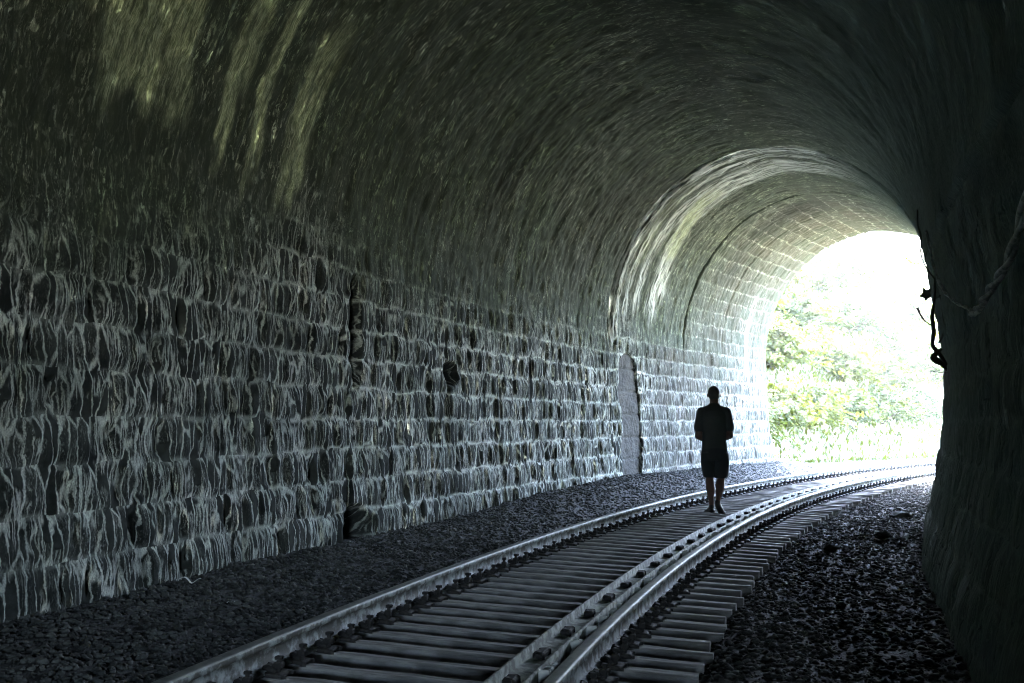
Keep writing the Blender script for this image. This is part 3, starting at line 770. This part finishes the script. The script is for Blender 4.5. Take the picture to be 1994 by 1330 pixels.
# stem hugging the edge, looping clear of the stone
E0 = 11.0
def ep(ds, z, out): return wall_pt(E0 + ds, z, out)
part_tube('stem', [ep(.2, 2.62, .0), ep(.1, 2.45, .03), ep(0, 2.30, .06), ep(-.05, 2.15, .10), ep(0, 2.0, .10), ep(.1, 1.88, .12), ep(.1, 1.78, .06), ep(.1, 1.66, .0)], [.008, .010, .014, .019, .022, .020, .022, .015])
part_tube('stem', [ep(0, 2.36, .0), ep(-.1, 2.28, -.005), ep(-.1, 2.15, .0), ep(-.05, 2.02, .0), ep(.05, 1.9, .06)], .011)
part_tube('stem', [ep(.3, 3.3, .03), ep(.2, 3.12, .06), ep(.2, 3.0, .05), ep(.25, 2.85, .07), ep(.2, 2.7, .04), ep(.1, 2.55, .02)], .008)
part_tube('root_knot', [ep(.1, 1.84, .04), ep(.1, 1.80, .09), ep(.1, 1.755, .12), ep(.1, 1.72, .09), ep(.1, 1.69, .05), ep(.1, 1.62, .0)], [.014, .022, .034, .036, .024, .01], n=9)
part_tube('tendril', [ep(.1, 2.86, .0), ep(.1, 2.74, .05), ep(.1, 2.71, .13), ep(.1, 2.76, .20), ep(.1, 2.88, .26)], .006)
part_tube('tendril', [ep(0, 2.08, .08), ep(0, 2.08, .13), ep(0, 2.13, .18), ep(0, 2.20, .21), ep(0, 2.25, .22)], [.006, .006, .006, .009, .014])
part_tube('tendril', [ep(0, 1.60, -.02), ep(0, 1.60, .06), ep(0, 1.61, .16)], .004)
part_tube('tendril', [ep(0, 2.36, .0), ep(0, 2.32, .06), ep(0, 2.34, .10)], .004)
# five pointed leaf
lc = ep(0, 2.38, .12); ax = (P3(E0, 1, 0) - P3(E0, 0, 0)).normalized(); uz = Vector((0, 0, 1))
out = []; 
for k in range(10):
    a = PI / 2 + .5 + 2 * PI * k / 10; r = (.085, .045)[k % 2] * (1 if k not in (4, 6) else .8)
    out.append(lc + ax * math.cos(a) * r * .8 + uz * math.sin(a) * r - cb)
dpt = (P3(E0 + 1, 0, 0) - P3(E0, 0, 0)).normalized() * .004
V = [q - dpt for q in out] + [q + dpt for q in out]
Fc = [list(range(10)), list(range(10, 20))[::-1]] + [[k, 10 + k, 10 + (k + 1) % 10, (k + 1) % 10] for k in range(10)]
link('leaf', py_mesh('leaf', V, Fc, M_vine), cr)

# ------------------------------------------------------------------ litter and loose rocks
def lump(name, s, o, hx, hy, hz, mat, label, cat, seed, rz=0.0, rx=0.0, dz=0.0, grp=None):
    bv_, bf_ = ico(); r = np.random.default_rng(seed)
    # one subdivision for a less plain outline
    vs_ = [tuple(q) for q in bv_]; mid = {}; fs_ = []
    def m_(a, b):
        k = (min(a, b), max(a, b))
        if k not in mid:
            p = np.array(vs_[a]) + np.array(vs_[b]); p /= np.linalg.norm(p); vs_.append(tuple(p)); mid[k] = len(vs_) - 1
        return mid[k]
    for a, b, c in bf_:
        a, b, c = int(a), int(b), int(c); x, y, z = m_(a, b), m_(b, c), m_(c, a); fs_ += [[a, x, z], [b, y, x], [c, z, y], [x, y, z]]
    V = np.array(vs_) * (1 + .30 * (r.random((len(vs_), 1)) - .5)) * np.array([hx, hy, hz])
    o_ = link(name, py_mesh(name, V, fs_, mat)); o_.location = P3(s, o, float(bed_z(np.array([s]), np.array([o]))[0]) + hz * .55 + dz, True)
    o_.rotation_euler = (rx, 0, rz); tag(o_, label, cat, grp); return o_
lump('boulder', 14.9, 2.25, .11, .24, .10, M_ballast, 'long dark boulder lying at the foot of the right wall near the tunnel mouth', 'rock', 1, -.9)
lump('rock', 11.2, 1.75, .07, .06, .045, M_ballast, 'dark fist sized rock beside the sleeper ends on the right', 'rock', 2)
lump('rock', 12.4, 2.2, .09, .07, .05, M_ballast, 'flat dark rock half way between sleeper ends and right wall', 'rock', 3)
lump('stone', 5.45, -1.35, .028, .012, .012, M_chip, 'small pale stone splinter close to the left rail in the foreground', 'stone', 4, .9)
lump('stone', 6.25, -1.95, .05, .010, .010, M_chip, 'thin pale sliver of stone lying on dark ballast left of the rail', 'stone', 5, .1)
# curled scrap of pale sheet
def scrap(s, o, L, wd, curl, rz, label):
    V, Fc = [], []; n = 12
    base = P3(s, o, float(bed_z(np.array([s]), np.array([o]))[0]) + .03, True)
    for i in range(n):
        t = i / (n - 1); a = curl * (t - .5)
        for k, (wy, th) in enumerate(((-wd / 2, 0), (wd / 2, 0), (wd / 2, .003), (-wd / 2, .003))):
            V.append((L * (t - .5), wy + .02 * math.sin(3 * t), .035 * abs(math.sin(a * 1.4)) + th + .01 * math.sin(7 * t)))
    for i in range(n - 1):
        for k in range(4): Fc.append([i * 4 + k, i * 4 + (k + 1) % 4, (i + 1) * 4 + (k + 1) % 4, (i + 1) * 4 + k])
    Fc += [[3, 2, 1, 0], [(n - 1) * 4 + k for k in range(4)]]
    o_ = link('paper_scrap', py_mesh('paper_scrap', V, Fc, M_chip)); o_.location = base; o_.rotation_euler = (0, 0, rz); tag(o_, label, 'litter'); return o_
scrap(6.35, -2.38, .16, .02, 3.0, -.2, 'curled pale paper scrap on the dark ballast by the left wall foot')
scrap(12.2, 2.45, .14, .05, 2.2, .9, 'white paper scrap lying beside the foot of the right wall')

# ------------------------------------------------------------------ vegetation on the bank
def leaf_mat(name, c0, c1, tr):
    N = Nodes(name); tc = N.n('ShaderNodeTexCoord').outputs['Object']
    f = N.noise(tc, 2.2, 3, .7); g = N.n('ShaderNodeNewGeometry').outputs['Random Per Island']
    c = N.mix(N.math('MULTIPLY', N.math('ADD', f, g), .5), c0, c1)
    N.P(Base_Color=c, Roughness=.6, Specular_IOR_Level=.3)
    ts = N.n('ShaderNodeBsdfTranslucent', {0: N.mix(.5, c, tr)})
    mx = N.n('ShaderNodeMixShader', {0: .4}); N.t.links.new(N.b.outputs[0], mx.inputs[1]); N.t.links.new(ts.outputs[0], mx.inputs[2]); N.t.links.new(mx.outputs[0], N.out.inputs[0])
    return N.m
M_leafs = [leaf_mat('leaf_mid_green', (.008, .019, .004), (.060, .080, .008), (.13, .17, .012)),
           leaf_mat('leaf_yellow_green', (.015, .027, .003), (.080, .094, .008), (.24, .26, .02)),
           leaf_mat('leaf_blue_green', (.010, .026, .008), (.045, .075, .014), (.10, .16, .03))]
M_bark = simple('shrub_bark', (.06, .05, .035), .9)
def leaves_mesh(name, seed, n, rx, rz, sprays, mat, size):
    """drooping sprays: leaves strung along arching twigs"""
    r = np.random.default_rng(seed); C_ = []; A_ = []
    per = n // sprays
    for k in range(sprays):
        a = r.random() * 2 * PI; el = r.random() ** .7 * 1.45; L = (.55 + .6 * r.random())
        d0 = np.array([math.cos(a) * math.cos(el), math.sin(a) * math.cos(el), math.sin(el)])
        base = np.array([0, 0, .15]) + d0 * r.random() * .5
        t = np.sort(r.random(per)) ** .8
        p = base + d0 * (t[:, None] * L); p[:, 2] -= .55 * (t ** 2) * L * r.random(); p += (r.random((per, 3)) - .5) * .17
        C_.append(p * np.array([rx, rx, rz])); A_.append(np.full(per, a))
    C_ = np.concatenate(C_); A_ = np.concatenate(A_) + (r.random(len(C_)) - .5) * 2.4
    m = len(C_); droop = -.2 - .9 * r.random(m); sz = size * (.6 + .8 * r.random(m))
    dx = np.stack([np.cos(A_) * np.cos(droop), np.sin(A_) * np.cos(droop), np.sin(droop)], -1)
    side = np.stack([-np.sin(A_), np.cos(A_), (r.random(m) - .5) * 1.2], -1); side /= np.linalg.norm(side, axis=1)[:, None]
    L = dx * sz[:, None]; W = side * (sz * .28)[:, None]
    V = np.stack([C_, C_ + L * .45 + W, C_ + L, C_ + L * .45 - W], 1).reshape(-1, 3)
    return np_mesh(name, V, np.arange(m * 4).reshape(-1, 4), mat)
def twigs_mesh(seed, n, rx, rz):
    r = random.Random(seed); V, Fc = [], []
    for k in range(n):
        a = r.random() * 6.28; el = .5 + r.random() * .9; L = .8 + .5 * r.random()
        pts = []
        for i in range(5):
            t = i / 4; pts.append((math.cos(a) * math.cos(el) * t * L * rx, math.sin(a) * math.cos(el) * t * L * rx, (math.sin(el) * t * L - .25 * t * t) * rz))
        v, f = tube(pts, [.035, .025, .018, .012, .006], 5); b = len(V); V += v; Fc += [[b + j for j in q] for q in f]
    return py_mesh('branches', V, Fc, M_bark)
fol = [leaves_mesh('foliage', 100 + i, 6500, 1.05, 1.0, 110, M_leafs[(0, 1, 0, 1, 2, 0)[i]], .10) for i in range(6)]
twg = [twigs_mesh(200 + i, 14, 1.0, 1.0) for i in range(3)]
def shrub(s, o, size, kind, label, grp=None, zs=1.0):
    z = float(bank_z(np.array([s]), np.array([o]))[0]) if o < -5.2 else -.27
    e = empty('shrub', P3(s, o, z - .1), random.uniform(0, 6.28)); e.scale = (size, size, size * zs); tag(e, label, 'shrub', grp)
    link('foliage', fol[kind], e); link('branches', twg[kind % 3], e)
SHR = [(27.6, -5.2, 1.3, 1, 'yellow tinged shrub just outside the tunnel mouth at the end of the left wall', 1.0),
       (29.6, -5.6, 1.5, 0, 'dense green shrub low on the bank, second along from the left wall end', .9),
       (31.8, -5.9, 1.4, 3, 'dark green shrub above the pale verge left of the centre of the opening', .9),
       (34.0, -5.9, 1.5, 1, 'yellow green drooping shrub low in the middle of the opening', .8),
       (36.4, -6.0, 1.4, 2, 'bluish green shrub low on the bank right of the centre of the opening', .9),
       (38.8, -6.0, 1.5, 0, 'green shrub on the verge of the bank toward the dark right wall', .8),
       (41.4, -6.1, 1.5, 4, 'rightmost low shrub on the bank, beside the dark right wall edge', .8)]
for s, o, z, k, lab, zs in SHR: shrub(s, o, z, k, lab, None, zs)
kk = 0
for row, (o, n, sz) in enumerate(((-7.6, 9, 1.6), (-9.6, 9, 1.8), (-11.8, 8, 2.0))):
    for j in range(n):
        s = 27 + j * (21.0 / n) + random.uniform(-.6, .6)
        lab = ('leafy shrub growing in the second row up the sunlit bank', 'pale overexposed shrub half way up the bank outside', 'washed out shrub near the top of the bank against the white sky')[row]
        shrub(s, o + random.uniform(-.5, .5), sz * random.uniform(.85, 1.15), (kk * 5 + row) % 6, lab, ('shrubs in the second row up the bank', 'shrubs half way up the bank', 'shrubs along the top of the bank')[row], random.uniform(.75, 1.0)); kk += 1
# undergrowth over the bank
r = np.random.default_rng(5); n = 26000
s = 26 + 26 * r.random(n); o = -5.0 - 10 * r.random(n); z = np.where(o < -5.2, bank_z(s, o), -.27)
x, y, z = F(s, o, z); C_ = np.stack([x, y, z], -1); a = r.random(n) * 6.28; h = .10 + .22 * r.random(n)
L = np.stack([np.cos(a) * .5, np.sin(a) * .5, .6 + .5 * r.random(n)], -1) * h[:, None]; W = np.stack([-np.sin(a), np.cos(a), 0 * a], -1) * (h * .16)[:, None]
V = np.stack([C_, C_ + L * .5 + W, C_ + L, C_ + L * .5 - W], 1).reshape(-1, 3)
ug = link('undergrowth', np_mesh('undergrowth', V, np.arange(n * 4).reshape(-1, 4), M_leafs[1])); tag(ug, kind='stuff')
# trees behind: trunk, limbs, open crown of leaf clumps
def crown_mesh(seed, n, clumps, R_, mat, size):
    r = np.random.default_rng(seed); cc = r.normal(size=(clumps, 3)); cc /= np.linalg.norm(cc, axis=1)[:, None]; cc *= (R_ * r.random((clumps, 1)) ** .5); cc[:, 2] *= .8
    k = r.integers(0, clumps, n); C_ = cc[k] + r.normal(size=(n, 3)) * R_ * .13
    a = r.random(n) * 6.28; dr = -.9 * r.random(n); sz = size * (.6 + .8 * r.random(n))
    L = np.stack([np.cos(a) * np.cos(dr), np.sin(a) * np.cos(dr), np.sin(dr)], -1) * sz[:, None]
    W = np.stack([-np.sin(a), np.cos(a), (r.random(n) - .5)], -1) * (sz * .3)[:, None]
    V = np.stack([C_, C_ + L * .5 + W, C_ + L, C_ + L * .5 - W], 1).reshape(-1, 3)
    return np_mesh('crown', V, np.arange(n * 4).reshape(-1, 4), mat), cc
def tree(s, o, h, R_, seed, mat, label, grp=None, n=9000):
    z = float(bank_z(np.array([s]), np.array([o]))[0]) - .2
    e = empty('tree', P3(s, o, z)); tag(e, label, 'tree', grp)
    me, cc = crown_mesh(seed, n, 34, R_, mat, .16)
    c = link('crown', me, e); c.location = (0, 0, h)
    v, f = tube([(0, 0, -.3), (.05, 0, h * .3), (-.05, .05, h * .65), (0, 0, h), (0, .05, h + R_ * .5)], [.16, .13, .10, .06, .02], 8)
    V, Fc = v, f
    for q in cc[:14]:
        v, f = tube([(0, 0, h * .6), (q[0] * .4, q[1] * .4, h * .8 + q[2] * .2), (q[0], q[1], h + q[2])], [.05, .03, .008], 5); b = len(V); V = V + v; Fc = Fc + [[b + j for j in k] for k in f]
    link('trunk', py_mesh('trunk', V, Fc, M_bark), e)
tree(31.5, -11.5, 4.6, 2.4, 301, M_leafs[1], 'thin leaved pale tree standing tallest, behind the left arch edge')
tree(28.8, -9.2, 4.6, 2.1, 302, M_leafs[1], 'yellow green young tree rising behind the end of the left wall')
tree(36.5, -13.0, 3.6, 2.3, 303, M_leafs[0], 'faint overexposed tree on the bank top in the middle of the opening')
tree(43.5, -12.5, 3.4, 2.2, 304, M_leafs[2], 'faint bluish tree on the bank top by the dark right wall edge')

# ------------------------------------------------------------------ thin haze, added to lift the blacks and glow at the mouth
N = Nodes('haze_air'); N.t.nodes.remove(N.b)
pv = N.n('ShaderNodeVolumePrincipled', {'Color': (.80, .90, .86), 'Density': .0008, 'Anisotropy': .3}); N.t.links.new(pv.outputs[0], N.out.inputs[1])
v, f = [], []
bx = [(-45, -35, -2), (60, -35, -2), (60, 75, -2), (-45, 75, -2)]
v = [(a, b, -2.0) for a, b, c in bx] + [(a, b, 14.0) for a, b, c in bx]
f = [[3, 2, 1, 0], [4, 5, 6, 7], [0, 1, 5, 4], [1, 2, 6, 5], [2, 3, 7, 6], [3, 0, 4, 7]]
hz = link('haze', py_mesh('haze', v, f, N.m)); tag(hz, kind='stuff')
